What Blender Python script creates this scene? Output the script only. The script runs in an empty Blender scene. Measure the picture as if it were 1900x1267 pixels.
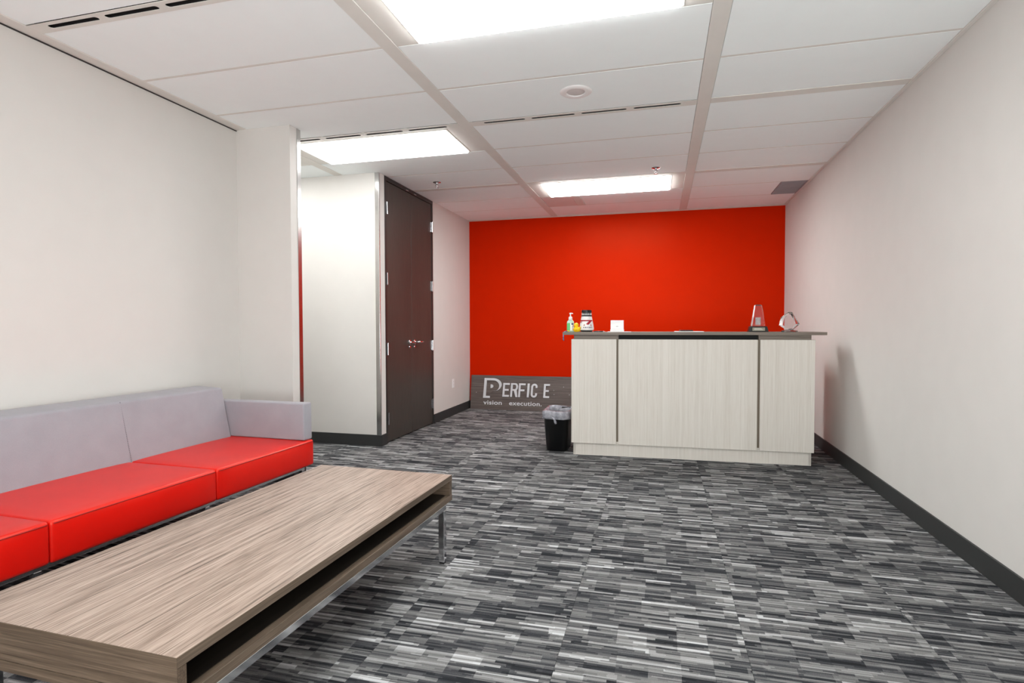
import bpy, bmesh, math, random
from mathutils import Vector, Matrix
random.seed(7)
S = bpy.context.scene
COL = S.collection
PI = math.pi

# ------------------------------------------------------------------ camera
F_PX, YAW, PITCH, ROLL, EYE = 1046.44, 0.258046, 0.0284258, -0.00235614, 1.18
ZC, XR, YB, XL, XW = 2.664, 1.483, 7.655, -3.122, -2.645
cd = bpy.data.cameras.new('camera'); cam = bpy.data.objects.new('camera', cd); COL.objects.link(cam)
cd.sensor_width = 36; cd.lens = F_PX / 1900 * 36; cd.clip_start = .02
_f = Vector((-math.sin(YAW)*math.cos(PITCH), math.cos(YAW)*math.cos(PITCH), -math.sin(PITCH)))
_r = Vector((math.cos(YAW), math.sin(YAW), 0)); _u = _r.cross(_f)
_r2 = _r*math.cos(ROLL) + _u*math.sin(ROLL); _u2 = _u*math.cos(ROLL) - _r*math.sin(ROLL)
_m = Matrix((_r2, _u2, -_f)).transposed().to_4x4(); _m.translation = (0, 0, EYE)
cam.matrix_world = _m
S.camera = cam

# ------------------------------------------------------------------ world, exposure
w = bpy.data.worlds.new('world'); S.world = w; w.use_nodes = True
w.node_tree.nodes['Background'].inputs[0].default_value = (1, 1, 1, 1)
w.node_tree.nodes['Background'].inputs[1].default_value = 0.3
S.view_settings.view_transform = 'Standard'; S.view_settings.look = 'None'
S.view_settings.gamma = 1; S.view_settings.use_curve_mapping = False
S.view_settings.exposure = 0.84
LAMP = 9.0                                    # strength of every ceiling lens
# added unseen fill light behind the camera, aimed up to brighten the ceiling
fl = bpy.data.lights.new('added_fill_light', 'AREA'); fl.shape = 'RECTANGLE'; fl.size = 2.6; fl.size_y = 1.2; fl.energy = 72; fl.color = (.95, .99, 1)
flo = bpy.data.objects.new('added_fill_light', fl); COL.objects.link(flo); flo.location = (.15, -1.2, .8)
flo.rotation_euler = Vector((.10, .72, .85)).to_track_quat('-Z', 'Y').to_euler()
S.cycles.max_bounces = 12; S.cycles.diffuse_bounces = 8; S.cycles.glossy_bounces = 6
S.cycles.transmission_bounces = 12

# ------------------------------------------------------------------ materials
def srgb(r, g, b):
    f = lambda c: (c/255/12.92) if c/255 <= .04045 else ((c/255+.055)/1.055)**2.4
    return (f(r), f(g), f(b), 1)
class NT:
    def __init__(s, name):
        s.m = bpy.data.materials.new(name); s.m.use_nodes = True
        s.t = s.m.node_tree; s.p = s.t.nodes['Principled BSDF']
    def n(s, kind, **kw):
        nd = s.t.nodes.new(kind)
        for k, v in kw.items(): setattr(nd, k, v)
        return nd
    def put(s, sock, v):
        if hasattr(v, 'outputs'): v = v.outputs[0]
        if isinstance(v, bpy.types.NodeSocket): s.t.links.new(v, sock)
        else: sock.default_value = v
    def math(s, op, a, b=0., c=None):
        nd = s.n('ShaderNodeMath', operation=op); s.put(nd.inputs[0], a); s.put(nd.inputs[1], b)
        if c is not None: s.put(nd.inputs[2], c)
        return nd.outputs[0]
    def coord(s, scale=(1, 1, 1), world=False):
        if world: src = s.n('ShaderNodeNewGeometry').outputs['Position']
        else: src = s.n('ShaderNodeTexCoord').outputs['Object']
        mp = s.n('ShaderNodeMapping'); s.put(mp.inputs[0], src); mp.inputs['Scale'].default_value = scale
        return mp.outputs[0]
    def noise(s, vec, scale, detail=2, rough=.5):
        nd = s.n('ShaderNodeTexNoise'); s.put(nd.inputs['Vector'], vec)
        nd.inputs['Scale'].default_value = scale; nd.inputs['Detail'].default_value = detail; nd.inputs['Roughness'].default_value = rough
        return nd.outputs[0]
    def ramp(s, fac, stops, interp='LINEAR'):
        nd = s.n('ShaderNodeValToRGB'); s.put(nd.inputs[0], fac); cr = nd.color_ramp; cr.interpolation = interp
        while len(cr.elements) < len(stops): cr.elements.new(.5)
        for e, (p, c) in zip(cr.elements, stops): e.position = p; e.color = c
        return nd.outputs[0]
    def bump(s, h, strength, dist=.001):
        nd = s.n('ShaderNodeBump'); s.put(nd.inputs['Height'], h); nd.inputs['Strength'].default_value = strength
        nd.inputs['Distance'].default_value = dist; s.t.links.new(nd.outputs[0], s.p.inputs['Normal'])
    def base(s, v): s.put(s.p.inputs['Base Color'], v)
    def set(s, **kw):
        for k, v in kw.items(): s.p.inputs[k.replace('_', ' ')].default_value = v
        return s

def plain(name, col, rough=.5, metal=0., vary=.03, bump=0., bscale=300, spec=.5):
    t = NT(name); c = t.coord()
    lo = tuple(x*(1-vary) for x in col[:3])+(1,); hi = tuple(min(1, x*(1+vary)) for x in col[:3])+(1,)
    t.base(t.ramp(t.noise(c, 6), [(.3, lo), (.7, hi)]))
    t.p.inputs['Roughness'].default_value = rough; t.p.inputs['Metallic'].default_value = metal
    t.p.inputs['Specular IOR Level'].default_value = spec
    if bump: t.bump(t.noise(c, bscale, 3), bump)
    return t.m

def laminate(name, cols, axis, rough=.45, fine=260, streak=.5, bump=.12, spec=.4, lines_=False):
    """wood-grain laminate: long fine lines along `axis`"""
    t = NT(name)
    sc = [1, 1, 1]; sc[axis] = .02
    c = t.coord(tuple(sc)); sc2 = list(sc); sc2[axis] = .008
    c2 = t.coord(tuple(sc2))
    a = t.noise(c, fine, 3, .6); b = t.noise(c2, 60 if not lines_ else 95, 4, .7); d = t.noise(c2, 11, 2, .5)
    mix = t.math('ADD', t.math('MULTIPLY', a, .45), t.math('MULTIPLY', b, .42))
    mix = t.math('ADD', mix, t.math('MULTIPLY', d, .13))
    if lines_:
        ln = t.noise(c2, 190, 1, .3); ln = t.math('SMOOTH_MIN', t.math('MULTIPLY', t.math('SUBTRACT', ln, .34), 5.), 0., .05)
        mix = t.math('ADD', mix, t.math('MULTIPLY', ln, .30))
    n = len(cols)
    t.base(t.ramp(mix, [(.5-streak*.25+streak*.5*i/(n-1), cc) for i, cc in enumerate(cols)]))
    t.p.inputs['Roughness'].default_value = rough; t.p.inputs['Specular IOR Level'].default_value = spec
    t.bump(a, bump, .0006)
    return t.m

WALL = plain('painted wall', srgb(213, 210, 206), .6, vary=.012, bump=.06, bscale=220, spec=.25)
WHITEWALL = WALL
RED = plain('red painted wall', srgb(196, 32, 2), .35, vary=.015, bump=.02, bscale=160, spec=.10)
RED.node_tree.nodes['Principled BSDF'].inputs['Specular Tint'].default_value = (1, .45, .2, 1)
BASE = plain('grey vinyl baseboard', srgb(46, 47, 47), .5, vary=.03)
TILE = plain('ceiling tile', srgb(246, 251, 251), .85, vary=.01, bump=.1, bscale=500, spec=.1)
BAR = plain('ceiling bar enamel', srgb(224, 221, 215), .6, vary=.02, spec=.2)
PLEN = plain('dark ceiling void', srgb(60, 55, 50), .9)
SLOTD = plain('slot black', srgb(18, 12, 12), .8)
ENAMEL = plain('white enamel', srgb(228, 224, 216), .45, vary=.01)
CHROME = plain('chrome', (.72, .72, .74, 1), .14, 1., vary=.02)
TRIMM = plain('polished corner trim', (.56, .55, .54, 1), .2, 1., vary=.02)
SATIN = plain('satin steel', (.62, .62, .64, 1), .25, 1., vary=.03)
GREYGR = plain('grey return grille', srgb(158, 156, 160), .7, vary=.05)
BLACK = plain('black plastic', srgb(14, 14, 15), .35, vary=.05)
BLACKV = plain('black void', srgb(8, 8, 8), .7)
WHITEP = plain('white plastic', srgb(240, 240, 240), .35, vary=.01)
PAPER = plain('white paper', srgb(236, 236, 236), .7, vary=.01)
YELLOW = plain('yellow rubber', srgb(250, 205, 10), .35, vary=.02)
ORANGE = plain('orange beak', srgb(240, 120, 20), .4)
REDP = plain('dark red print', srgb(165, 12, 35), .4)
BLUEG = plain('blue grey cord', srgb(120, 140, 180), .6)
NAVY = plain('navy print', srgb(50, 50, 95), .5)
GREYP = plain('grey print', srgb(120, 120, 130), .5)
GREEN = plain('green sanitizer label', srgb(110, 205, 130), .4, vary=.08)
PLATE = plain('brushed plaque', srgb(130, 125, 110), .35, .6, vary=.1)

# dark doors
t = NT('dark espresso door'); c = t.coord((1, 1, .03))
n1 = t.noise(c, 240, 3, .6); n2 = t.noise(t.coord((1, 1, .2)), 4, 2)
t.base(t.ramp(t.math('ADD', t.math('MULTIPLY', n1, .7), t.math('MULTIPLY', n2, .3)), [(.35, srgb(52, 48, 44)), (.65, srgb(70, 65, 59))]))
t.set(Roughness=.42); t.p.inputs['Specular IOR Level'].default_value = .5; t.bump(n1, .1)
DOOR = t.m
DFRAME = plain('dark door frame', srgb(40, 37, 35), .4)

TABLE = laminate('taupe laminate tabletop', [srgb(84, 70, 59), srgb(144, 124, 111), srgb(172, 152, 139), srgb(191, 172, 159)], 1, rough=.36, fine=420, streak=.44, lines_=True, spec=.5)
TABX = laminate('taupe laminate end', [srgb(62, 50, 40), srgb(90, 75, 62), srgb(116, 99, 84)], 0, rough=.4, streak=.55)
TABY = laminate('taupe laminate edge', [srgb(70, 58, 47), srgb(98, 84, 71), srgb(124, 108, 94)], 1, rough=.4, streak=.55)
TABSHADE = laminate('taupe laminate painted shade', [srgb(24, 20, 17), srgb(34, 29, 25), srgb(44, 38, 33)], 1, rough=.4, streak=.55)  # shade inside the table, put into a darker wood colour
CREAM = laminate('cream laminate', [srgb(198, 191, 180), srgb(210, 204, 195), srgb(218, 213, 205), srgb(226, 222, 215)], 2, rough=.5, fine=200, streak=.75, bump=.05)
TAUPE = laminate('grey brown laminate', [srgb(88, 78, 70), srgb(118, 107, 97), srgb(140, 130, 119)], 0, rough=.45, streak=.6, fine=160)
SIGNW = laminate('grey brown sign board', [srgb(70, 60, 56), srgb(98, 87, 83), srgb(122, 112, 108)], 0, rough=.4, streak=.6, fine=150)
SILVER = plain('brushed silver letters', srgb(214, 214, 218), .35, .15, vary=.06)

# sofa
def fabric(name, col):
    t = NT(name); c = t.coord()
    wv = t.noise(c, 900, 2, .7); big = t.noise(c, 9, 2)
    a = tuple(x*.86 for x in col[:3])+(1,); b = tuple(x*1.1 for x in col[:3])+(1,)
    t.base(t.ramp(t.math('ADD', t.math('MULTIPLY', wv, .75), t.math('MULTIPLY', big, .25)), [(.35, a), (.65, b)]))
    t.set(Roughness=.85, Sheen_Weight=.15); t.bump(wv, .25, .0008)
    return t.m
FABRIC = fabric('mauve grey fabric', srgb(154, 152, 159))
t = NT('red leather'); c = t.coord()
vo = t.n('ShaderNodeTexVoronoi'); t.put(vo.inputs['Vector'], c); vo.inputs['Scale'].default_value = 420
t.base(t.ramp(t.noise(c, 5), [(.3, srgb(212, 16, 8)), (.7, srgb(220, 18, 9))]))
t.set(Roughness=.34); t.p.inputs['Specular Tint'].default_value = (1, .82, .6, 1); t.p.inputs['Specular IOR Level'].default_value = .5; t.bump(vo.outputs[0], .06, .0006)
LEATHER = t.m
SEAM = plain('red seam', srgb(160, 10, 8), .5)
GSEAM = plain('grey seam', srgb(122, 118, 124), .8)

# carpet: blocks and thin rows of loop pile, all running across the room
t = NT('striped loop carpet')
pos = t.n('ShaderNodeNewGeometry').outputs['Position']; sp = t.n('ShaderNodeSeparateXYZ'); t.put(sp.inputs[0], pos)
oi = t.n('ShaderNodeObjectInfo').outputs['Random']
X, Y = sp.outputs[0], sp.outputs[1]
def cell(xv, yv, seed):
    cb = t.n('ShaderNodeCombineXYZ'); t.put(cb.inputs[0], t.math('FLOOR', xv)); t.put(cb.inputs[1], t.math('FLOOR', yv))
    t.put(cb.inputs[2], t.math('ADD', t.math('MULTIPLY', oi, 97.), float(seed)))
    wn = t.n('ShaderNodeTexWhiteNoise', noise_dimensions='3D'); t.put(wn.inputs['Vector'], cb.outputs[0]); return wn.outputs[0]
def rowrand(yv, seed):
    wn = t.n('ShaderNodeTexWhiteNoise', noise_dimensions='2D'); cb = t.n('ShaderNodeCombineXYZ')
    t.put(cb.inputs[0], t.math('FLOOR', yv)); t.put(cb.inputs[1], t.math('ADD', t.math('MULTIPLY', oi, 31.), float(seed))); t.put(wn.inputs['Vector'], cb.outputs[0]); return wn.outputs[0]
xa = t.math('DIVIDE', t.math('ADD', X, 5.28), .1095)
band = t.math('DIVIDE', Y, .036)
xa = t.math('ADD', xa, t.math('MULTIPLY', rowrand(t.math('DIVIDE', Y, .19), 13), .9))
cb1 = cell(xa, band, 1)                                             # short blocks on a shared column grid
y2 = t.math('DIVIDE', Y, .0135)
xl_ = t.math('ADD', t.math('DIVIDE', X, .27), t.math('MULTIPLY', rowrand(y2, 3), 5.))
lines = cell(xl_, y2, 5)                                            # long thin lines
y3 = t.math('DIVIDE', Y, .0068)
fine = cell(t.math('ADD', t.math('DIVIDE', X, .11), t.math('MULTIPLY', rowrand(y3, 7), 4.)), y3, 9)
big = t.noise(t.coord((.5, 2.2, 1), world=True), 2.6, 2)
v = t.math('ADD', t.math('ADD', t.math('MULTIPLY', cb1, .32), .03), t.math('MULTIPLY', fine, .22))
v = t.math('ADD', v, t.math('MULTIPLY', lines, .30))
v = t.math('ADD', v, t.math('MULTIPLY', t.math('SUBTRACT', big, .5), .22))
spk = t.noise(t.coord((1, 1.6, 1), world=True), 420, 2, .8)
v = t.math('ADD', v, t.math('MULTIPLY', t.math('SUBTRACT', spk, .5), .75))
hl = t.math('GREATER_THAN', lines, .90)
v = t.math('ADD', v, t.math('MULTIPLY', hl, .16))
t.base(t.ramp(v, [(.14, srgb(32, 33, 36)), (.30, srgb(52, 54, 58)), (.43, srgb(88, 88, 90)), (.56, srgb(118, 118, 117)), (.76, srgb(154, 154, 154)), (.98, srgb(200, 201, 203))]))
t.set(Roughness=.95); t.p.inputs['Specular IOR Level'].default_value = .1
t.bump(t.math('ADD', spk, t.math('MULTIPLY', fine, .5)), .5, .002)
CARPET = t.m

def lens_mat(k):                              # k scales each panel's strength to balance the room
    t = NT('lit lens'); t.set(Roughness=.4)
    t.p.inputs['Emission Color'].default_value = (.98, .995, .985, 1); t.p.inputs['Emission Strength'].default_value = LAMP*k
    return t.m
LENS = {1.: lens_mat(1.), .55: lens_mat(.55), 1.7: lens_mat(1.7)}
t = NT('clear glass'); t.base(t.ramp(t.noise(t.coord(), 3), [(0, (.97, .98, 1, 1)), (1, (1, 1, 1, 1))]))
t.set(Roughness=.02, IOR=1.5); t.p.inputs['Transmission Weight'].default_value = 1.
GLASS = t.m
t = NT('frosted glass'); t.base(t.ramp(t.noise(t.coord(), 40), [(.4, srgb(206, 190, 188)), (.6, srgb(230, 218, 214))])); t.set(Roughness=.6)
FROST = t.m
t = NT('thin bag film'); c = t.coord()
t.base(t.ramp(t.noise(c, 30), [(.35, srgb(176, 176, 188)), (.7, srgb(226, 226, 236))]))
t.set(Roughness=.25); t.p.inputs['Transmission Weight'].default_value = .5; t.p.inputs['Specular IOR Level'].default_value = .7
t.bump(t.noise(c, 45, 4, .6), .6, .006)
BAG = t.m

# ------------------------------------------------------------------ helpers
def empty(name, loc, rz=0., label=None, cat=None, group=None):
    o = bpy.data.objects.new(name, None); COL.objects.link(o); o.location = loc; o.rotation_euler = (0, 0, rz)
    o.empty_display_size = .05
    if label: o['label'] = label
    if cat: o['category'] = cat
    if group: o['group'] = group
    return o
def tag(o, label, cat, group=None):
    o['label'] = label; o['category'] = cat
    if group: o['group'] = group
    return o
def link(name, me, mat, parent=None, loc=(0, 0, 0), rot=(0, 0, 0), smooth=False, kind=None, label=None):
    o = bpy.data.objects.new(name, me); COL.objects.link(o)
    if mat and not me.materials: me.materials.append(mat)
    o.location = loc; o.rotation_euler = rot
    if parent: o.parent = parent
    if smooth:
        for p in me.polygons: p.use_smooth = True
    if kind: o['kind'] = kind
    if label: o['label'] = label
    return o
def bm_box(bm, a, b, bev=0., seg=2):
    a, b = Vector(a), Vector(b)
    r = bmesh.ops.create_cube(bm, size=1.)
    c = (a+b)/2; d = b-a
    for v_ in r['verts']: v_.co = Vector((v_.co.x*d.x+c.x, v_.co.y*d.y+c.y, v_.co.z*d.z+c.z))
    if bev:
        es = list({e for v_ in r['verts'] for e in v_.link_edges})
        bmesh.ops.bevel(bm, geom=es, offset=bev, segments=seg, profile=.5, affect='EDGES')
def done(bm, name='m'):
    bmesh.ops.recalc_face_normals(bm, faces=bm.faces)
    me = bpy.data.meshes.new(name); bm.to_mesh(me); bm.free(); return me
def box(name, a, b, mat, parent=None, bev=0., seg=2, **kw):
    bm = bmesh.new(); bm_box(bm, a, b, bev, seg); return link(name, done(bm, name), mat, parent, **kw)
def boxes(name, lst, mat, parent=None, bev=0., **kw):
    bm = bmesh.new()
    for a, b in lst: bm_box(bm, a, b, bev)
    return link(name, done(bm, name), mat, parent, **kw)
def lathe(name, prof, mat, parent=None, n=28, loc=(0, 0, 0), sx=1., sy=1., rot=(0, 0, 0), smooth=True, **kw):
    bm = bmesh.new(); rings = []
    for r, z in prof:
        if r < 1e-6: rings.append([bm.verts.new((0, 0, z))])
        else: rings.append([bm.verts.new((r*sx*math.cos(2*PI*i/n), r*sy*math.sin(2*PI*i/n), z)) for i in range(n)])
    for A, B in zip(rings, rings[1:]):
        for i in range(n):
            j = (i+1) % n
            f = [A[i % len(A)], A[j % len(A)], B[j % len(B)], B[i % len(B)]]
            u = []
            for q in f:
                if q not in u: u.append(q)
            if len(u) > 2: bm.faces.new(u)
    o = link(name, done(bm, name), mat, parent, loc=loc, rot=rot, smooth=smooth, **kw)
    if smooth:
        try: o.data.set_sharp_from_angle(angle=math.radians(40))
        except Exception: pass
    return o
def tube(name, pts, r, mat, parent=None, n=10, **kw):
    bm = bmesh.new(); pts = [Vector(p) for p in pts]; rings = []
    for i, p in enumerate(pts):
        d = (pts[min(i+1, len(pts)-1)]-pts[max(i-1, 0)]).normalized()
        a = d.cross(Vector((0, 0, 1)));  a = a.normalized() if a.length > 1e-3 else Vector((1, 0, 0)); b = d.cross(a)
        rr = r[i] if isinstance(r, (list, tuple)) else r
        rings.append([bm.verts.new(p+a*rr*math.cos(2*PI*k/n)+b*rr*math.sin(2*PI*k/n)) for k in range(n)])
    for A, B in zip(rings, rings[1:]):
        for k in range(n): bm.faces.new([A[k], A[(k+1) % n], B[(k+1) % n], B[k]])
    bm.faces.new(rings[0][::-1]); bm.faces.new(rings[-1])
    return link(name, done(bm, name), mat, parent, smooth=True, **kw)
def prism(name, outer, holes, depth, mat, parent=None, M=None, bev=0., **kw):
    """flat outline (with holes) in local XY given thickness along Z, placed by matrix M applied to the mesh"""
    cu = bpy.data.curves.new('c', 'CURVE'); cu.dimensions = '2D'; cu.fill_mode = 'BOTH'; cu.extrude = depth/2; cu.bevel_depth = bev
    polys = outer if isinstance(outer[0][0], (list, tuple)) else [outer]
    for P in list(polys)+list(holes):
        s = cu.splines.new('POLY'); s.points.add(len(P)-1); s.use_cyclic_u = True
        for q, p in zip(s.points, P): q.co = (p[0], p[1], 0, 1)
    return curve_mesh(name, cu, depth/2, mat, parent, M, **kw)
def curve_mesh(name, cu, lift, mat, parent, M=None, **kw):
    tmp = bpy.data.objects.new('tmp', cu); COL.objects.link(tmp)
    dg = bpy.context.evaluated_depsgraph_get(); me = bpy.data.meshes.new_from_object(tmp.evaluated_get(dg))
    bpy.data.objects.remove(tmp); bpy.data.curves.remove(cu)
    me.materials.clear(); me.transform(Matrix.Translation((0, 0, lift)))
    if M: me.transform(M)
    me.name = name
    return link(name, me, mat, parent, **kw)
def text(name, s, size, depth, mat, parent, M, sx=1., bold=0., **kw):
    cu = bpy.data.curves.new('t', 'FONT'); cu.body = s; cu.size = size; cu.extrude = depth/2; cu.offset = bold
    return curve_mesh(name, cu, depth/2, mat, parent, M @ Matrix.Diagonal((sx, 1, 1, 1)), **kw)
def arc(cx, cy, rx, ry, a0, a1, n=14):
    return [(cx+rx*math.cos(math.radians(a0+(a1-a0)*i/n)), cy+ry*math.sin(math.radians(a0+(a1-a0)*i/n))) for i in range(n+1)]
def copy_tree(o, parent=None):
    c_ = o.copy(); COL.objects.link(c_)
    if parent: c_.parent = parent
    for ch in [q for q in bpy.data.objects if q.parent == o]: copy_tree(ch, c_)
    return c_

# ------------------------------------------------------------------ room shell
XC, YF = -5.3, -1.6                     # end of the side corridor, wall behind the camera
PY0, PY1 = 3.645, 3.765                 # partition end between seating bay and corridor
BY = 4.985                              # face of the white block
DY0, DY1 = 5.095, 6.312                 # door opening
st = dict(kind='structure')
floor = box('floor', (XC-.1, YF-.1, -.12), (XR+.12, YB+.12, -.007), plain('subfloor', srgb(70, 70, 70), .9), **st)
PITCHT = .657; tm = None; x0_ = -.35-8*PITCHT; y0_ = -1.6
bm = bmesh.new(); g = .0006
bm_box(bm, (g, g, -.0069), (PITCHT-g, PITCHT-g, 0)); tm = done(bm, 'carpet_tile'); tm.materials.append(CARPET)
i = 0
while x0_+i*PITCHT < XR:
    j = 0
    while y0_+j*PITCHT < YB:
        ax, ay = x0_+i*PITCHT, y0_+j*PITCHT
        bx, by = min(ax+PITCHT, XR), min(ay+PITCHT, YB)
        inblock = (bx < XW+.01 and ay > BY+.1)
        inleft = (bx < XL+.01 and by < PY0)
        if not inblock and not inleft:
            if bx-ax < PITCHT-.001 or by-ay < PITCHT-.001:
                b2 = bmesh.new(); bm_box(b2, (g, g, -.0069), (bx-ax-g, by-ay-g, 0)); me = done(b2, 'carpet_tile'); me.materials.append(CARPET)
            else: me = tm
            link('carpet_tile', me, CARPET, floor, loc=(ax, ay, 0))
        j += 1
    i += 1

wall_right = box('wall_right', (XR, YF-.1, 0), (XR+.12, YB+.12, ZC+.12), WALL, **st)
wall_back = box('wall_back', (XW-.12, YB, 0), (XR, YB+.12, ZC+.12), RED, **st)
wall_front = box('wall_front', (XC-.1, YF-.1, 0), (XR, YF, ZC+.12), WALL, **st)
wall_left = box('wall_left', (XL-.12, YF, 0), (XL, PY0, ZC+.12), WALL, **st)
wall_partition = box('wall_partition', (XC, PY0, 0), (-2.655, PY1, ZC), WALL, **st)
wall_corridor = box('wall_corridor', (XC, BY, 0), (XW, BY+.11, ZC), WHITEWALL, **st)
wall_corridor_end = box('wall_corridor_end', (XC-.12, PY0, 0), (XC, BY+.11, ZC+.12), WALL, **st)
wall_left_far = boxes('wall_left_far', [((XW-.12, DY1, 0), (XW, YB, ZC))], WALL, **st)
# chrome corner trims
def angle_trim(name, cx, cy, dx, dy, wx, wy):
    return boxes(name, [((min(cx, cx+dx*wx), min(cy, cy-dy*.004), .1), (max(cx, cx+dx*wx), max(cy, cy-dy*.004), ZC-.002)),
                        ((min(cx, cx-dx*.004), min(cy-dy*.004, cy+dy*wy), .1), (max(cx, cx-dx*.004), max(cy-dy*.004, cy+dy*wy), ZC-.002))], TRIMM, bev=.0008, kind='structure')
angle_trim('trim_1', -2.655, PY1, -1, -1, .04, .04)
angle_trim('trim_2', XW, BY, -1, 1, .042, .010)
# baseboards
def baseboard(name, lst):
    return boxes(name, [(a, b) for a, b in lst], BASE, bev=.002, kind='structure')
BH, BT = .11, .012
baseboard('baseboard_right', [((XR-BT, YF, 0), (XR, YB, BH))])
baseboard('baseboard_back', [((XW, YB-BT, 0), (XR-BT, YB, BH))])
baseboard('baseboard_left_far', [((XW, DY1, 0), (XW+BT, YB-BT, BH))])
baseboard('baseboard_corridor', [((XC, BY-BT, 0), (XW+BT, BY, BH)), ((XW, BY, 0), (XW+BT, DY0, BH))])
baseboard('baseboard_left', [((XL, YF, 0), (XL+BT, PY0-BT, BH))])
baseboard('baseboard_partition', [((XL, PY0-BT, 0), (-2.655+BT, PY0, BH)), ((-2.655, PY0, 0), (-2.655+BT, PY1+BT, BH)), ((XC, PY1, 0), (-2.655, PY1+BT, BH))])

# ------------------------------------------------------------------ ceiling
ceiling = box('ceiling', (XC-.1, YF-.1, ZC+.06), (XR+.12, YB+.12, ZC+.14), PLEN, **st)
RUN = [(-4.796, -4.71), (-3.122, -3.037), (-1.449, -1.364), (.226, .311)]    # wide main runners
BAYS = [(XC, -4.796), (-4.71, -3.122), (-3.037, -1.449), (-1.364, .226), (.311, XR)]
for a, b in RUN:
    box('main_runner', (a, YF, ZC-.003), (b, YB, ZC+.03), BAR, ceiling, bev=.0015)
cross = [(-1.505, -1.425), (.305, .385), (2.12, 2.20), (3.945, 4.03), (5.75, 5.83), (7.595, YB)]
rows = []
for (c0, c1), (d0, d1) in zip(cross, cross[1:]):
    h = (d0-c1)/3; rows.append([(c1+k*h, c1+(k+1)*h) for k in range(3)])
rows.insert(0, [(YF, -1.505)])
TEE = .011
lamps = {(3, 3, 0), (2, 4, 0), (3, 5, 0), (3, 1, 0), (1, 4, 0)}   # (bay, module, row)
# module index m: rows[m]; cross[m-1] opens it
def lamp(bx0, bx1, y0, y1, label, k=1., grp='recessed ceiling lights'):
    cx, cy = (bx0+bx1)/2, (y0+y1)/2
    L = empty('ceiling_light', (cx, cy, ZC), 0, label, 'light', grp)
    hx, hy = (bx1-bx0)/2, (y1-y0)/2; lx = .655; ly0, ly1 = -hy+.02, hy-.02
    boxes('frame', [((-lx-.012, ly0-.014, -.006), (lx+.012, ly0, .02)), ((-lx-.012, ly1, -.006), (lx+.012, ly1+.014, .02)),
                    ((-lx-.012, ly0, -.006), (-lx, ly1, .02)), ((lx, ly0, -.006), (lx+.012, ly1, .02))], ENAMEL, L, bev=.001)
    box('lens', (-lx, ly0, -.020), (lx, ly1, .006), LENS[k], L, bev=.006, label='glowing white lens')
    box('end_plate', (-hx+.002, -hy+.002, 0), (-lx-.013, hy-.002, .02), BAR, L, bev=.001)
    box('end_plate', (lx+.013, -hy+.002, 0), (hx-.002, hy-.002, .02), BAR, L, bev=.001)
    return L
LAB = {(3, 3): 'large glowing fluorescent light panel cut by the top of the picture, nearest the camera',
       (2, 4): 'glowing fluorescent light panel above the white corridor opening, left of the dark doors',
       (3, 5): 'glowing fluorescent light panel nearest the red wall, above the front desk',
       (2, 2): 'fluorescent light panel above the near end of the sofa, out of the picture',
       (3, 1): 'fluorescent light panel farthest behind the camera',
       (4, 2): 'fluorescent light panel beside the right wall, out of the picture'}
def cell_fill(bi, m, k, y0, y1):
    bx0, bx1 = BAYS[bi]
    if bi == 4: bx1 -= .022
    if bi == 0 and y0 > 5: return
    if (bi, m, k) in lamps:
        return lamp(bx0, bx1, y0, y1, LAB.get((bi, m), 'fluorescent light panel over the room behind the camera' if bi != 1 else 'fluorescent light panel inside the side corridor'), {(2, 4): .55, (1, 4): .55, (3, 5): 1.7}.get((bi, m), 1.))
    y0a = y0+(TEE if k > 0 else 0); y1a = y1-(TEE if k < 2 else 0)
    if bi == 1 and y1 < PY0: return
    if bi in (0, 1) and y0 > BY+.1: return
    if bi == 0 and y1 < PY0: return
    if bi == 2 and y0 > 5.8: bx0 = XW-.01
    dz = random.uniform(0, .0012)
    gx = .002
    if (bi, m, k) == (4, 5, 1):          # holds the grey return grille against the right wall
        box('ceiling_tile', (bx0+gx, y0a+.0015, ZC+dz), (1.198, y1a-.0015, ZC+.018), TILE, ceiling, bev=.0012)
        return
    if (bi, m, k) == (3, 5, 1):          # a small access panel takes its left end
        box('ceiling_tile', (-.905, y0a+.0015, ZC+dz), (bx1-gx, y1a-.0015, ZC+.018), TILE, ceiling, bev=.0012)
        return
    box('ceiling_tile', (bx0+gx, y0a+.0015, ZC+dz), (bx1-gx, y1a-.0015, ZC+.018), TILE, ceiling, bev=.0012)
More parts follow.
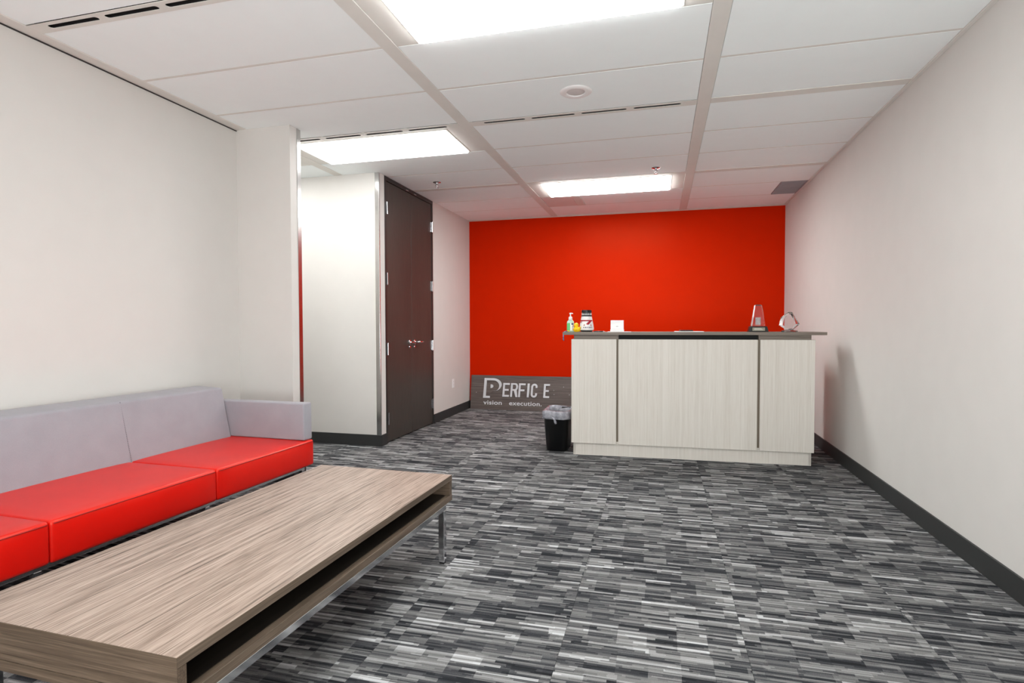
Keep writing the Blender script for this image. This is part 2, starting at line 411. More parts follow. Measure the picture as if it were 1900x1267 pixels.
# row heights: the photographed modules run from one wide cross bar to the next
for m, trio in enumerate(rows):
    for k, (y0, y1) in enumerate(trio):
        for bi in range(len(BAYS)): cell_fill(bi, m, k, y0, y1)
    for k in range(len(trio)-1):
        yy = trio[k][1]
        for bi, (bx0, bx1) in enumerate(BAYS):
            if bi in (0, 1) and not (PY1 < yy < BY+.1): continue
            if bi == 2 and yy > 5.8: bx0 = XW-.01
            box('cross_tee', (bx0+.001, yy-TEE, ZC+.001), (bx1-.001, yy+TEE, ZC+.02), BAR, ceiling, bev=.001)
def slot_poly(x0, x1, yc, h):
    r = h/2
    return [(x0+r, yc-r), (x1-r, yc-r)] + arc(x1-r, yc, r, r, -60, 60, 4) + [(x1-r, yc+r), (x0+r, yc+r)] + arc(x0+r, yc, r, r, 120, 240, 4)
def diffuser(bx0, bx1, y0, y1, label, grp=None):
    D = empty('slot_diffuser', ((bx0+bx1)/2, (y0+y1)/2, ZC), 0, label, 'air vent', grp)
    hx, hy = (bx1-bx0)/2-.001, (y1-y0)/2-.0015
    p = .3575; sl = .313; xs = [(-1.5*p+k*p) for k in range(4)]
    holes = [slot_poly(x-sl/2, x+sl/2, -.002, .030)[::-1] for x in xs]
    prism('face_plate', [(-hx, -hy), (hx, -hy), (hx, hy), (-hx, hy)], holes, .003, BAR, D, Matrix.Translation((0, 0, -.003)))
    for x in xs:
        boxes('slot', [((x-sl/2-.004, -.024, .014), (x+sl/2+.004, .020, .017)), ((x-sl/2-.004, -.024, .0005), (x+sl/2+.004, -.020, .014)),
                        ((x-sl/2-.004, .016, .0005), (x+sl/2+.004, .020, .014))], SLOTD, D)
    return D
for m, (c0, c1) in enumerate(cross):
    for bi, (bx0, bx1) in enumerate(BAYS):
        if bi in (0, 1) and not (PY1 < c0 < BY): continue
        if bi == 2 and c0 > 5.3: bx0 = XW-.01
        if bi == 4: bx1 -= .022
        if m == 3 and bi == 3: diffuser(bx0, bx1, c0, c1, 'slotted linear air vent in the middle of the ceiling, behind the round speaker', 'slotted air vents')
        elif m == 3 and bi == 2: diffuser(bx0, bx1, c0, c1, 'slotted linear air vent along the front edge of the left light panel', 'slotted air vents')
        elif m == 2 and bi == 2: diffuser(bx0, bx1, c0, c1, 'slotted linear air vent at the top left corner of the picture, by the left wall', 'slotted air vents')
        elif m == 2 and bi == 3: diffuser(bx0, bx1, c0, c1, 'slotted linear air vent beside the nearest light panel, above the camera', 'slotted air vents')
        else: box('cross_bar', (bx0+.001, c0+.001, ZC-.002), (bx1-.001, c1-.001, ZC+.02), BAR, ceiling, bev=.001)
box('trim_3', (XR-.022, YF, ZC-.006), (XR, YB, ZC+.02), BAR, bev=.001, kind='structure')
box('trim_4', (XW, YB-.02, ZC-.006), (XR-.022, YB, ZC-.0031), BAR, kind='structure')
# shadow gap line along the left wall head
box('trim_5', (XL, YF, ZC-.010), (XL+.006, PY0, ZC-.004), DFRAME, kind='structure')

# grey return grille with real blades
G = empty('return_grille', (1.33, 6.71, ZC), 0, 'dark grey square return air grille in the ceiling against the right wall', 'air vent')
gw, gh = .127, .288
boxes('frame', [((-gw, -gh, -.003), (gw, -gh+.014, .012)), ((-gw, gh-.014, -.003), (gw, gh, .012)), ((-gw, -gh+.014, -.003), (-gw+.014, gh-.014, .012)), ((gw-.014, -gh+.014, -.003), (gw, gh-.014, .012))], GREYGR, G, bev=.001)
bl = [((-gw+.014, -gh+.014+k*.0135, -.001), (gw-.014, -gh+.014+k*.0135+.007, .009)) for k in range(41)]
box('backing', (-gw+.002, -gh+.002, .0125), (gw-.002, gh-.002, .016), GREYGR, G)
o = boxes('grille_blades', bl, GREYGR, G); o['kind'] = 'stuff'
# small access panel by the far light
A = empty('access_panel', (-1.13, 6.72, ZC), 0, 'small blank ceiling panel with raised strip, beside the light near the red wall', 'panel')
box('panel', (-.228, -.29, -.002), (.128, .28, .016), plain('access panel', srgb(226, 216, 212), .6), A, bev=.003)
box('strip', (.1295, -.29, -.005), (.222, .28, .016), BAR, A, bev=.003)

# speaker
K = empty('ceiling_speaker', (-.53, 3.615, ZC), 0, 'round white speaker grille set in the ceiling tile', 'speaker')
lathe('bezel', [(.056, .0), (.06, -.006), (.072, -.009), (.094, -.006), (.102, -.001), (.102, 0)], plain('speaker bezel', srgb(240, 236, 235), .6), K, n=40)
bm = bmesh.new()
lathe('grille', [(0, -.004), (.03, -.004), (.056, -.002)], plain('speaker grille', srgb(214, 208, 206), .7, bump=.8, bscale=900), K, n=32)
bm.free()
# sprinklers
def sprinkler(x, y, label):
    P = empty('sprinkler', (x, y, ZC), 0, label, 'sprinkler', 'fire sprinklers on the ceiling')
    lathe('escutcheon', [(0, -.009), (.022, -.009), (.034, -.006), (.042, 0)], SATIN, P, n=24)
    lathe('body', [(.011, -.009), (.012, -.02), (.008, -.024), (.004, -.03), (.004, -.046), (0, -.046)], CHROME, P, n=16)
    for s in (-1, 1):
        tube('frame_arm', [(s*.010, 0, -.018), (s*.015, 0, -.03), (s*.009, 0, -.044), (0, 0, -.052)], .0028, CHROME, P, n=6)
    bm = bmesh.new()
    for k in range(12):
        a = 2*PI*k/12; v0 = [bm.verts.new((q*math.cos(a+d), q*math.sin(a+d), -.0525-z)) for q, d, z in ((.004, -.15, 0), (.020, -.16, .003), (.020, .16, .003), (.004, .15, 0))]
        bm.faces.new(v0)
    rr = bmesh.ops.extrude_face_region(bm, geom=bm.faces[:]); bmesh.ops.translate(bm, verts=[q for q in rr['geom'] if isinstance(q, bmesh.types.BMVert)], vec=(0, 0, -.0015))
    link('deflector', done(bm), CHROME, P)
sprinkler(-2.253, 5.50, 'small chrome fire sprinkler hanging above the dark double doors')
sprinkler(-.053, 5.54, 'small chrome fire sprinkler hanging in front of the light nearest the red wall')

# ------------------------------------------------------------------ double doors
D = empty('door_1', (XW, (DY0+DY1)/2, 0)); D['kind'] = 'structure'
hy = (DY1-DY0)/2; jt = .036
boxes('door_frame', [((-.12, -hy, 0), (.004, -hy+jt, ZC-.003)), ((-.12, hy-jt, 0), (.004, hy, ZC-.003)), ((-.12, -hy+jt, ZC-.045), (.004, hy-jt, ZC-.003))], DFRAME, D, bev=.0015)
box('door_void', (-.125, -hy+.01, 0), (-.11, hy-.01, ZC-.01), BLACKV, D)
LV = None
for s, (a, b) in ((-1, (-hy+jt+.003, -.0025+.012)), (1, (.0025+.012, hy-jt-.003))):
    leaf = box('door_leaf', (-.046, a, .012), (-.002, b, ZC-.050), DOOR, D, bev=.0015)
    ye = a if s < 0 else b
    for z in (2.35, 1.648, .948, .247):
        h = lathe('hinge', [(0, -.062), (.0068, -.060), (.0068, .060), (0, .062)], CHROME, leaf, n=12, loc=(.010, ye+s*.002, z))
        for yy in (-1, 1):
            box('hinge_leaf', (-.0015, ye+yy*.004 if yy > 0 else ye-.026, z-.056), (.0028, ye+.026 if yy > 0 else ye-.004, z+.056), SATIN, leaf)
    # lever handle
    yc = .012 + s*.062; z = 1.0
    lathe('rose', [(0, .012), (.022, .012), (.027, .008), (.027, 0)], CHROME, leaf, n=24, loc=(-.002, yc, z), rot=(0, PI/2, 0))
    tube('lever_handle', [(.008, yc, z), (.045, yc, z), (.056, yc+s*.008, z), (.060, yc+s*.03, z), (.058, yc+s*.075, z), (.054, yc+s*.115, z)], [.010, .010, .0105, .010, .009, .0075], CHROME, leaf, n=12)
    lathe('thumb_turn', [(0, .010), (.012, .010), (.015, .006), (.015, 0)], CHROME, leaf, n=20, loc=(-.002, yc, z-.052), rot=(0, PI/2, 0))
for yy in (-.10, .10):
    box('head_catch', (.004, yy-.03, ZC-.040), (.010, yy+.03, ZC-.030), SATIN, D, bev=.001)
# outlet on the far left wall
O = empty('outlet', (XW, 6.97, .42), 0, 'white wall outlet plate low on the wall right of the dark doors', 'outlet')
box('cover_plate', (0, -.036, -.058), (.006, .036, .058), WHITEP, O, bev=.002)
for z in (-.021, .021):
    so = box('socket', (.006, -.017, z-.014), (.0085, .017, z+.014), WHITEP, O, bev=.0012)
    for y in (-.006, .006): box('slit', (.0083, y-.001, z-.004), (.0089, y+.001, z+.006), BLACK, so)

# ------------------------------------------------------------------ sofa
SO = empty('sofa', (-2.192, 3.218, 0), -.0307, 'long sofa with bright red leather seats and mauve grey fabric back and arm', 'sofa')
LM, SD = .8071, .5743; ZS, ZB = .440, .275; NB = 3
def cushion(y0, y1):
    bm = bmesh.new(); bm_box(bm, (-.80, y0+.0015, ZB), (0, y1-.0015, ZS))
    bmesh.ops.subdivide_edges(bm, edges=bm.edges[:], cuts=9, use_grid_fill=True)
    for v_ in bm.verts:
        c_ = v_.co; fx = min(1, max(0, (c_.x+.80)/.80)); fy = min(1, max(0, (c_.y-y0)/(y1-y0)))
        puff = (max(0, 4*fy*(1-fy)))**.5
        if c_.z > ZS-.001: c_.z += .006*puff*(4*fx*(1-fx))**.5
        if c_.x > -.001:
            fz = (c_.z-ZB)/(ZS-ZB); c_.x += .010*puff*math.sin(PI*max(0, min(1, fz)))**.6
    o = link('seat_cushion', done(bm), LEATHER, SO, smooth=True)
    md = o.modifiers.new('b', 'BEVEL'); md.width = .012; md.segments = 3; md.limit_method = 'ANGLE'; md.angle_limit = .7
    pts = [(.0005, y0+.012, ZS-.012), (.004, y0+.03, ZS-.0105)] + [(.0045, y0+(y1-y0)*q/8, ZS-.010) for q in range(1, 8)] + [(.004, y1-.03, ZS-.0105), (.0005, y1-.012, ZS-.012)]
    tube('seam', pts, .0022, SEAM, o, n=6)
    return o
def loft(name, secs, mat, parent, bev=.018, sub=6):
    """secs: list of (y, [(x,z)...]) cross-sections"""
    bm = bmesh.new(); rs = [[bm.verts.new((x, y, z)) for x, z in P] for y, P in secs]
    n = len(rs[0])
    for A_, B_ in zip(rs, rs[1:]):
        for k in range(n): bm.faces.new([A_[k], A_[(k+1) % n], B_[(k+1) % n], B_[k]])
    bm.faces.new(rs[0][::-1]); bm.faces.new(rs[-1])
    o = link(name, done(bm), mat, parent, smooth=True)
    md = o.modifiers.new('b', 'BEVEL'); md.width = bev; md.segments = 4; md.limit_method = 'ANGLE'; md.angle_limit = .5
    return o
BK = [(-SD, ZS-.015), (-.6477, .768), (-.858, .778), (-.858, ZB)]
for k in range(NB):
    y1, y0 = -k*LM, -(k+1)*LM
    cushion(y0, y1)
bk = loft('backrest', [(-NB*LM+.0836, BK), (-.0836, BK)], FABRIC, SO, bev=.016)
for k in range(1, NB):
    y0 = -k*LM; bm = bmesh.new()
    for q in range(34):      # stitches of the back seam
        f = q/33; x = -SD+(-.6477+SD)*f; z = ZS+.005+(.756-ZS)*f
        bm_box(bm, (x-.002, y0-.0013, z-.0028), (x+.0007, y0+.0013, z+.0028))
    link('stitching', done(bm), GSEAM, bk)['kind'] = 'stuff'
ARM = lambda: [(-.012, ZS+.004), (-.014, .682), (-.856, .682), (-.856, ZS+.004)]
for y0, y1 in ((-.082, .002), (-NB*LM-.002, -NB*LM+.082)):
    loft('armrest', [(y0, ARM()), (y1, ARM())], FABRIC, SO, bev=.010)
# chrome base
fr = .028
for x in (-.05, -.80):
    box('base_rail', (x-fr, -NB*LM+.03, ZB-.030), (x, -.03, ZB-.002), CHROME, SO, bev=.002)
for y in (-.03, -LM-.0, -2*LM, -NB*LM+.03+fr):
    box('cross_rail', (-.80, y-fr, ZB-.030), (-.05-fr, y, ZB-.002), CHROME, SO, bev=.002)
    for x in (-.05, -.80):
        lg = box('leg', (x-fr, y-fr, .006), (x, y, ZB-.030), CHROME, SO, bev=.002)
        box('glide', (x-fr+.003, y-fr+.003, 0), (x-.003, y-.003, .006), BLACK, lg)

# ------------------------------------------------------------------ coffee table
T = empty('coffee_table', (-1.0688, 1.0321, 0), -.0261, 'long low coffee table in taupe wood grain laminate on a square chrome frame', 'table')
W_, L_ = .768, 1.650; Z1 = .420; t1 = .026; ZB2 = .292; sh = .028
tt = box('tabletop', (-W_+.0012, .0012, Z1-t1), (-.0012, L_-.0012, Z1), TABLE, T)
for a, b in ((0, .0012), (L_-.0012, L_)): box('edge_band', (-W_, a, Z1-t1), (0, b, Z1-.0004), TABX, tt)
for a, b in ((-W_, -W_+.0012), (-.0012, 0)): box('edge_band', (a, .0012, Z1-t1), (b, L_-.0012, Z1-.0004), TABY, tt)
box('side_panel', (-W_+.001, .0012, ZB2+sh+.0012), (-.001, .028, Z1-t1-.0016), TABX, T, bev=.0008)
box('side_panel', (-W_+.001, L_-.028, ZB2+sh+.0012), (-.001, L_-.0012, Z1-t1-.0016), TABX, T, bev=.0008)
sf = box('shelf', (-W_, .0012, ZB2), (0, L_-.0012, ZB2+sh), TABY, T, bev=.0008)
for a, b in ((0, .0012), (L_-.0012, L_)): box('edge_band', (-W_, a, ZB2), (0, b, ZB2+sh), TABX, sf)
box('shade_liner', (-W_+.024, .0282, ZB2+sh+.0001), (-.024, L_-.0282, ZB2+sh+.0016), TABSHADE, T)  # dark sheet added on the shelf to stand for shade
box('back_panel', (-W_*.5-.009, .028, ZB2+sh), (-W_*.5+.009, L_-.028, Z1-t1), TABSHADE, T)  # its dark colour carries the shade of the interior
q = .030; ly = .074; zr = ZB2-.001
for x in (-.001, -W_+q+.001):
    box('rail', (x-q, ly, zr-.026), (x, L_-ly, zr), CHROME, T, bev=.002)
for y in (ly, L_-ly-q):
    box('cross_rail', (-W_+q+.001, y, zr-.026), (-q-.001, y+q, zr), CHROME, T, bev=.002)
    for x in (-.001, -W_+q+.001):
        lg = box('leg', (x-q, y, .008), (x, y+q, zr-.026), CHROME, T, bev=.002)
        box('glide', (x-q+.003, y+.003, 0), (x-.003, y+q-.003, .008), BLACK, lg)

# ------------------------------------------------------------------ reception desk
K = empty('reception_desk', (-.7693, 5.1072, 0), .0304, 'reception desk with pale cream panels and a dark taupe counter top', 'desk')
WD = 1.9908; ov = .0157; zp0, zp1 = .112, 1.054; zt = 1.1192; th = .0256; dep = .72
box('carcass', (.006, .004, .0), (WD-.006, .03, 1.0535), plain('seam recess', srgb(120, 108, 92), .6), K)
box('kickboard', (0, 0, 0), (WD, .004, zp0+.02), CREAM, K, bev=.0006)
for a, b in ((-ov, .386), (.404, WD-.418-.010), (WD-.418+.010, WD+ov)):
    box('front_panel', (a, -ov-.004, zp0), (b, -.0005, zp1), CREAM, K, bev=.0015)
for a, b in ((-ov, .0), (WD, WD+ov)):
    box('side_panel', (a, 0, zp0), (b, dep, zp1), CREAM, K, bev=.001)
for a, b in ((0, .02), (WD-.02, WD)):
    box('side_kickboard', (a, .0, 0), (b, dep-.03, zp0), CREAM, K, bev=.001)
box('riser', (.004, .004, zp1-.001), (.404, .30, zt-th), TAUPE, K, bev=.001)
box('riser', (WD-.418, .004, zp1-.001), (WD-.008, .30, zt-th), TAUPE, K, bev=.001)
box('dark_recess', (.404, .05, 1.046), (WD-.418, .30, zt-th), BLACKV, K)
box('counter_top', (-.096, -.022, zt-th), (WD+.1036, .36, zt), TAUPE, K, bev=.0012)
box('work_surface', (.0, .03, .715), (WD, dep+.02, .745), TAUPE, K, bev=.001)
box('inner_panel', (.006, .03, .745), (WD-.006, .05, 1.046), CREAM, K)

# ------------------------------------------------------------------ items on the desk
Kx, Ky, Ka = -.7693, 5.1072, .0304
def on(x, dy=.14):      # world x, distance behind the counter front
    return (x, Ky + (x-Kx)*math.tan(Ka) + dy, zt)
# hand sanitizer
H = empty('hand_sanitizer', on(-.815, .12), .1, 'clear pump bottle of hand sanitizer with green label at the left end of the counter', 'bottle')
lathe('bottle', [(0, 0), (.030, 0), (.033, .004), (.033, .085), (.030, .098), (.020, .108), (.013, .112), (.013, .118)], plain('pale bottle', srgb(196, 226, 210), .2), H, sy=.65)
bm = bmesh.new(); n = 14
def wrap(name, r, sy, a0, a1, z0, z1, mat, parent, r1=None, n=16):
    bm = bmesh.new(); r1 = r1 or r; V = []
    for k in range(n+1):
        a = math.radians(a0+(a1-a0)*k/n)
        V.append((bm.verts.new((r*math.cos(a), r*sy*math.sin(a), z0)), bm.verts.new((r1*math.cos(a), r1*sy*math.sin(a), z1))))
    for p_, q_ in zip(V, V[1:]): bm.faces.new([p_[0], q_[0], q_[1], p_[1]])
    return link(name, done(bm), mat, parent, smooth=True)
wrap('label', .0335, .67, 180, 268, .012, .082, GREEN, H)
wrap('label', .0335, .67, 268, 352, .012, .082, WHITEP, H)
wrap('label_mark', .0338, .69, 285, 325, .066, .080, NAVY, H)
for k in range(4): wrap('label_mark', .0338, .69, 300, 335, .020+k*.011, .024+k*.011, GREYP, H)
wrap('label_mark', .0338, .69, 215, 255, .003, .014, YELLOW, H)
lathe('collar', [(.0175, .112), (.0175, .135), (.009, .142), (0, .142)], WHITEP, H, n=20)
lathe('pump', [(.0055, .14), (.0055, .163), (.010, .166), (.010, .176), (0, .178)], WHITEP, H, n=16)
tube('nozzle', [(0, 0, .171), (.014, -.004, .172), (.024, -.008, .168)], [.006, .005, .0035], WHITEP, H, n=8)
bm.free()
# rubber duck
U = empty('rubber_duck', on(-.742, .025), -.35, 'small yellow rubber duck between the pump bottle and the white jar', 'toy')
lathe('body', [(0, .0), (.022, .001), (.032, .010), (.036, .022), (.032, .034), (.022, .043), (.010, .047), (0, .048)], YELLOW, U, n=24, sy=.85)
lathe('head', [(0, .038), (.014, .042), (.0205, .052), (.022, .062), (.0195, .073), (.011, .081), (0, .084)], YELLOW, U, n=20, loc=(-.006, 0, 0))
tube('tail', [(.022, 0, .030), (.034, 0, .042), (.040, 0, .052)], [.012, .007, .002], YELLOW, U, n=10)
for s in (-1, 1):
    lathe('wing', [(0, -.006), (.012, -.004), (.016, 0), (.012, .004), (0, .006)], YELLOW, U, n=14, loc=(.006, s*.030, .026), rot=(PI/2, 0, 0), sx=1.2, sy=.7)
    lathe('eye', [(0, -.002), (.0025, 0), (0, .002)], BLACK, U, n=8, loc=(-.021, s*.010, .066))
tube('beak', [(-.024, 0, .060), (-.033, 0, .058), (-.038, 0, .057)], [.007, .005, .0025], ORANGE, U, n=10)
# white jar with black ribbed cap
J = empty('white_jar', on(-.672, .175), 0, 'tapered white jar printed with red shapes and capped by a black ribbed lid', 'jar')
lathe('foot', [(0, 0), (.052, 0), (.056, .010), (.056, .016)], BLACK, J)
lathe('jar_body', [(.056, .012), (.066, .018), (.068, .032), (.063, .065), (.055, .105), (.049, .138), (.046, .145)], WHITEP, J, n=36)
lathe('collar', [(.046, .143), (.050, .147), (.049, .153), (.044, .156)], BLACK, J, n=36)
lathe('lid', [(.043, .154), (.044, .178), (.046, .180), (.046, .196), (.043, .203), (.0, .204)], BLACK, J, n=36)
bm = bmesh.new()
for k in range(18):
    a = 2*PI*k/18; c_, s_ = math.cos(a), math.sin(a); tn = Vector((-s_, c_, 0)); nr = Vector((c_, s_, 0))
    b0 = nr*.0446; vs = [bm.verts.new(b0+tn*w_+Vector((0, 0, z_))) for w_, z_ in ((-.006, .157), (.006, .157), (0, .176))]
    vo_ = [bm.verts.new(v_.co+nr*.0015) for v_ in vs]; bm.faces.new(vs); bm.faces.new(vo_)
    for x_ in range(3): bm.faces.new([vs[x_], vs[(x_+1) % 3], vo_[(x_+1) % 3], vo_[x_]])
link('lid_teeth', done(bm), WHITEP, J)['kind'] = 'stuff'
wrap('band_print', .0578, 1, 200, 345, .098, .110, REDP, J, r1=.0553)
def patch(pts, mat, name='red_print'):
    """print following the cone: pts are (angle deg, z)"""
    bm = bmesh.new(); vs = []
    prof = [(.018, .066), (.032, .068), (.065, .063), (.105, .055), (.138, .049)]
    for a, z in pts:
        for (z0, r0), (z1, r1) in zip(prof, prof[1:]):
            if z0 <= z <= z1: r = r0+(r1-r0)*(z-z0)/(z1-z0)
        r += .0016; a = math.radians(a); vs.append(bm.verts.new((r*math.cos(a), r*math.sin(a), z)))
    f = bm.faces.new(vs); bmesh.ops.triangulate(bm, faces=[f])
    return link(name, done(bm), mat, J)
patch([(272, .072), (300, .100), (326, .098), (310, .082), (296, .068), (284, .066)], REDP)
patch([(312, .050), (319, .052), (318, .074), (311, .066)], REDP)
patch([(250, .060), (258, .070), (264, .064), (256, .056)], REDP)
patch([(205, .094), (232, .096), (222, .086), (208, .084)], REDP)
for k in range(5): patch([(250+k*16, .036), (259+k*16, .034), (260+k*16, .045), (252+k*16, .047)], (GREYP, NAVY)[k % 2], 'print_mark')
# white box
B = empty('white_box', on(-.388, .12), .03, 'small square white box with a tiny grey logo standing on the counter', 'box')
box('box_body', (-.058, 0, .022), (.058, .07, .103), PAPER, B, bev=.002)
box('box_base', (-.061, -.003, 0), (.061, .073, .021), PAPER, B, bev=.0015)
box('logo', (-.008, -.0012, .045), (.010, 0, .049), GREYP, B)
# papers and pens
tag(box('paper_sheet', (-.105, 0, 0), (.105, .20, .0025), PAPER, loc=on(-.36, .005), rot=(0, 0, .05)), 'white paper sheet under the small white box', 'paper')
bpy.data.objects['paper_sheet'].location.z = zt
B.location.z = zt+.0026
tag(box('note_pad', (-.122, 0, 0), (.122, .16, .006), PAPER, loc=on(.242, .03), rot=(0, 0, .02), bev=.001), 'white note pad lying in the middle of the counter', 'notepad')
p = on(.222, .08); P = empty('mobile_phone', (p[0], p[1], zt+.006), .15, 'black flat phone lying on the white note pad', 'phone')
box('phone_body', (-.055, 0, 0), (.055, .07, .011), BLACK, P, bev=.003)
box('screen', (-.049, .005, .0108), (.049, .065, .0116), plain('screen glass', srgb(20, 20, 24), .1), P)
p = on(-.545, .06); P = empty('pen', (p[0], p[1], zt+.0045), .1, 'dark pen lying right of the white jar', 'pen')
tube('barrel', [(-.05, 0, 0), (.035, 0, 0)], .0045, plain('dark pen', srgb(50, 40, 50), .4), P, n=10)
tube('tip', [(.035, 0, 0), (.047, 0, 0), (.052, 0, 0)], [.004, .002, .0006], SATIN, P, n=10)
# cord hanging over the left counter end
p = on(-.872, .10); px_ = -.868
tag(tube('lanyard', [(px_+.03, p[1], zt+.004), (px_+.004, p[1], zt+.004), (px_-.006, p[1], zt-.004), (px_-.0075, p[1], zt-.02), (px_-.010, p[1]+.002, zt-.045), (px_-.012, p[1], zt-.064), (px_-.006, p[1]-.003, zt-.080), (px_-.0075, p[1]-.008, zt-.058), (px_-.0065, p[1]-.008, zt-.03)], [.0035, .0035, .0035, .0045, .0065, .0065, .005, .005, .003], BLUEG, n=8), 'blue grey cord loop hanging over the left end of the counter', 'cord')

# glass obelisk trophy
R = empty('glass_trophy', on(.814, .13), .03, 'tall tapered clear glass trophy on a black base with plaque', 'trophy')
def frustum(name, w0, d0, w1, d1, z0, z1, mat, parent, bev=.002, **kw):
    bm = bmesh.new(); A_ = [bm.verts.new((sx*w0, sy*d0, z0)) for sx, sy in ((-1, -1), (1, -1), (1, 1), (-1, 1))]; B_ = [bm.verts.new((sx*w1, sy*d1, z1)) for sx, sy in ((-1, -1), (1, -1), (1, 1), (-1, 1))]
    bm.faces.new(A_[::-1]); bm.faces.new(B_)
    for k in range(4): bm.faces.new([A_[k], A_[(k+1) % 4], B_[(k+1) % 4], B_[k]])
    bmesh.ops.bevel(bm, geom=bm.edges[:], offset=bev, segments=1, affect='EDGES')
    return link(name, done(bm), mat, parent, **kw)
bs = frustum('trophy_base', .081, .045, .068, .038, 0, .049, BLACK, R, .002)
pl = box('plaque', (-.050, -.0455, .010), (.050, -.0425, .038), PLATE, bs); 
for k in range(3): box('plaque_line', (-.036, -.0462, .017+k*.006), (.036-.008*k, -.0455, .0185+k*.006), PAPER, pl)
gl = frustum('glass_body', .058, .026, .031, .014, .049, .236, GLASS, R, .009)
box('engraving', (-.021, -.003, .062), (.021, 0, .125), FROST, gl)
# faceted crystal
R = empty('crystal_trophy', on(1.068, .13), 0, 'faceted clear crystal award near the right end of the counter', 'trophy')
lathe('crystal_base', [(0, 0), (.062, 0), (.066, .004), (.062, .012), (.030, .018), (0, .018)], GLASS, R, n=8, sy=.6, smooth=False)
bm = bmesh.new()
out = [(-.022, .016), (-.084, .058), (-.068, .126), (-.008, .172), (.020, .170), (.080, .066), (.030, .018)]
F1 = [bm.verts.new((x*.72+.002, -.024, .02+(z-.02)*.86+.006)) for x, z in out]; M1 = [bm.verts.new((x, 0, z)) for x, z in out]; F2 = [bm.verts.new((x*.7-.004, .024, .02+(z-.02)*.8+.010)) for x, z in out]
bm.faces.new(F1); bm.faces.new(F2[::-1])
for k in range(7):
    j = (k+1) % 7
    bm.faces.new([F1[k], M1[k], M1[j], F1[j]]); bm.faces.new([M1[k], F2[k], F2[j], M1[j]])
link('crystal', done(bm), GLASS, R)

# ------------------------------------------------------------------ leaning sign
SX0, SW, SH = -2.612, 1.90, .480
lean = math.atan2(.062, .475)
SG = empty('company_sign', (SX0, 7.565, 0), 0, 'grey brown wooden sign with silver letters leaning on the red wall', 'sign')
Ms = Matrix.Rotation(PI/2-lean, 4, 'X')        # local XY (u right, v up) to the leaning board, +Z out to the viewer
def spanel(u0, u1, v0, v1, w0, w1): return (u0, v0, w0), (u1, v1, w1)
bm = bmesh.new(); bm_box(bm, (0, 0, -.020), (SW, SH, 0), .001); me = done(bm); me.transform(Ms)
BD = link('board', me, SIGNW, SG)
def letter(polys, holes=(), name='letter', d=.012):
    return prism(name, polys, holes, d, SILVER, BD, Ms)
u = lambda x: x-SX0
def sx_(x): return x-SX0
# logo: a tall bracket shape with an open bowl, and a small D inside
V0, V1 = .160, .440
k = 0.0
lx0 = sx_(-2.425)
sl = .014
letter([(lx0, V0), (lx0+.100, V0), (lx0+.100, V0+.030), (lx0+.038, V0+.030), (lx0+.036+sl*.9, V1-.032), (lx0+.150, V1-.032)] +
       arc(lx0+.150, V1-.108, .082, .076, 90, -66, 16) + [(lx0+.118, V0+.092)] +
       arc(lx0+.140, V1-.092, .128, .092, -75, 90, 18)[0:] + [(lx0+sl, V1)], name='logo_bracket')
letter([(lx0+.106, .300)] + [(lx0+.106, .352)] + arc(lx0+.112, .326, .034, .026, 90, -90, 10), name='logo_dot')
LV0, LV1, TK = .184, .376, .026
def bar(x0, x1, y0, y1): return [(x0, y0), (x1, y0), (x1, y1), (x0, y1)]
def Epoly(a, b, t=TK): m = (LV0+LV1)/2; return [(a, LV0), (b, LV0), (b, LV0+t), (a+t, LV0+t), (a+t, m-t/2), (b-.010, m-t/2), (b-.010, m+t/2), (a+t, m+t/2), (a+t, LV1-t), (b, LV1-t), (b, LV1), (a, LV1)]
def Fpoly(a, b, t=TK): m = (LV0+LV1)/2; return [(a, LV0), (a+t, LV0), (a+t, m-t/2), (b-.010, m-t/2), (b-.010, m+t/2), (a+t, m+t/2), (a+t, LV1-t), (b, LV1-t), (b, LV1), (a, LV1)]
def shear(P): return [(x+(y-LV0)*.05, y) for x, y in P]
letter(shear(Epoly(sx_(-2.143), sx_(-2.050))))
a, b = sx_(-2.030), sx_(-1.925); m = .272; r = (LV1-m)/2
Rout = [(a, LV0), (a+TK, LV0), (a+TK, m), (a+.046, m), (b-TK-.002, LV0), (b, LV0), (b-.018, m+.006)] + arc(b-.040, LV1-r, .038, r, -50, 90, 12) + [(a, LV1)]
Rin = [(a+TK, m+TK*.85)] + arc(b-.046, (LV1+m)/2, .018, r-TK*.85, -90, 90, 8) + [(a+TK, LV1-TK*.85)]
letter(shear(Rout), [shear(Rin)[::-1]])
letter(shear(Fpoly(sx_(-1.915), sx_(-1.822))))
letter(shear(bar(sx_(-1.792), sx_(-1.763), LV0, LV1)))
a, b = sx_(-1.738), sx_(-1.650); cx = (a+b)/2; rx = (b-a)/2; t_ = TK
Cp = [(b, LV0+.062)] + arc(cx, LV0+rx, rx, rx, 0, -180, 14) + arc(cx, LV1-rx, rx, rx, 180, 0, 14) + [(b, LV1-.060), (b-t_, LV1-.060)] + \
     arc(cx, LV1-rx, rx-t_, rx-t_, 0, 180, 12) + arc(cx, LV0+rx, rx-t_, rx-t_, -180, 0, 12) + [(b-t_, LV0+.062)]
letter(shear(Cp))
letter(shear(Epoly(sx_(-1.560), sx_(-1.478))))
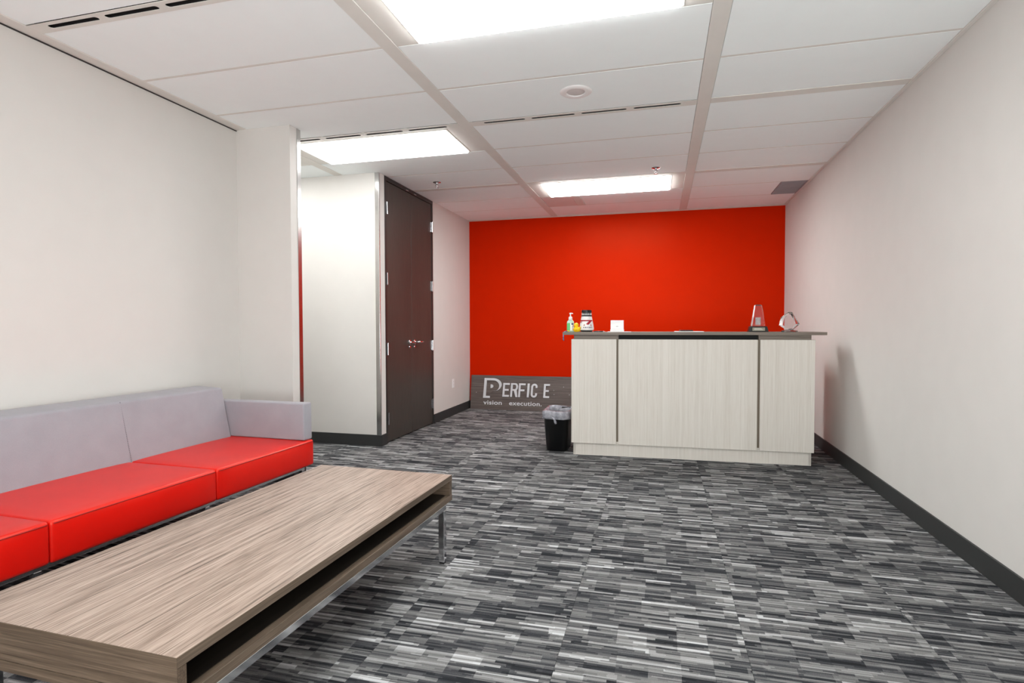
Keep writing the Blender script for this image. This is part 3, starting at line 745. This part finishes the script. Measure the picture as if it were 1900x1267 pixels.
for s, x0, x1 in (('vision', -2.420, -2.150), ('execution.', -2.042, -1.580)):
    cu = bpy.data.curves.new('t', 'FONT'); cu.body = s; cu.size = .084; cu.extrude = .003; cu.offset = .0012; cu.space_character = 1.06
    o = curve_mesh('tagline_word', cu, .003, SILVER, BD, None)
    wid = max(v_.co.x for v_ in o.data.vertices)-min(v_.co.x for v_ in o.data.vertices)
    mn = min(v_.co.x for v_ in o.data.vertices)
    o.data.transform(Ms @ Matrix.Translation((sx_(x0), .070, 0)) @ Matrix.Diagonal(((x1-x0)/wid, 1, 1, 1)) @ Matrix.Translation((-mn, 0, 0)))
# leftover mounting pins where letters are missing
for x, v_ in ((-2.53, .235), (-1.41, .235), (-1.415, .29), (-1.28, .34), (-1.20, .235)):
    o = lathe('pin', [(0, 0), (.004, 0), (.004, .004), (0, .004)], SILVER, BD, n=8); o.data.transform(Ms @ Matrix.Translation((sx_(x), v_, 0)))

# ------------------------------------------------------------------ waste bin
WB = empty('waste_bin', (-.946, 5.345, 0), 0, 'black waste bin with a translucent plastic bag beside the desk', 'bin')
def rrect(hx, hy, r, n=6):
    P = []
    for cx, cy, a0 in ((hx-r, hy-r, 0), (-hx+r, hy-r, 90), (-hx+r, -hy+r, 180), (hx-r, -hy+r, 270)):
        P += [(cx+r*math.cos(math.radians(a0+90*k/n)), cy+r*math.sin(math.radians(a0+90*k/n))) for k in range(n+1)]
    return P
def rloft(name, secs, mat, parent, jit=None, **kw):
    bm = bmesh.new(); rs = []
    for i_, (hx, hy, r, z) in enumerate(secs):
        P = rrect(hx, hy, r); ring = []
        for k_, (x, y) in enumerate(P):
            dx = dy = dz = 0
            if jit: dx, dy, dz = jit(i_, k_, x, y, z)
            ring.append(bm.verts.new((x+dx, y+dy, z+dz)))
        rs.append(ring)
    n = len(rs[0])
    for A_, B_ in zip(rs, rs[1:]):
        for k_ in range(n): bm.faces.new([A_[k_], A_[(k_+1) % n], B_[(k_+1) % n], B_[k_]])
    if kw.pop('cap', False): bm.faces.new(rs[0][::-1])
    return link(name, done(bm), mat, parent, smooth=True, **kw)
rloft('bin_body', [(.092, .150, .045, 0), (.098, .157, .05, .006), (.122, .186, .055, .36), (.127, .191, .056, .362), (.127, .191, .056, .374), (.121, .185, .055, .374), (.117, .181, .055, .35), (.094, .150, .045, .01)], BLACK, WB, cap=True)
rng = random.Random(3)
jt_ = {}
def jit(i_, k_, x, y, z):
    a = math.atan2(y, x)
    rip = .004*math.sin(a*7+i_*1.3)+.003*math.sin(a*13+i_*2.1)
    rip *= (0.6 if i_ in (3, 4) else 1.)
    l = math.hypot(x, y)
    pinch = 0
    if i_ <= 1 and y < -.1: pinch = .020*math.exp(-((x+.01)/.05)**2)
    return (x/l*rip, y/l*rip, .006*math.sin(a*5+i_)+pinch)
bg = rloft('bin_bag', [(.131, .196, .058, .300), (.135, .200, .06, .318), (.134, .199, .06, .340), (.132, .197, .06, .362), (.130, .195, .058, .380), (.120, .183, .055, .382), (.114, .176, .055, .34), (.106, .166, .05, .25), (.10, .155, .045, .15), (.08, .12, .04, .12), (.01, .01, .005, .118)], BAG, WB, jit=jit)
bm = bmesh.new()
KN = [(-.012, -.203, .322), (-.004, -.210, .318), (.004, -.206, .322)]
tube('bag_knot', [(-.030, -.205, .326), (-.014, -.208, .316), (-.004, -.211, .306), (.004, -.212, .285), (.007, -.208, .268)], [.005, .008, .009, .013, .010], BAG, WB, n=10)
bm.free()
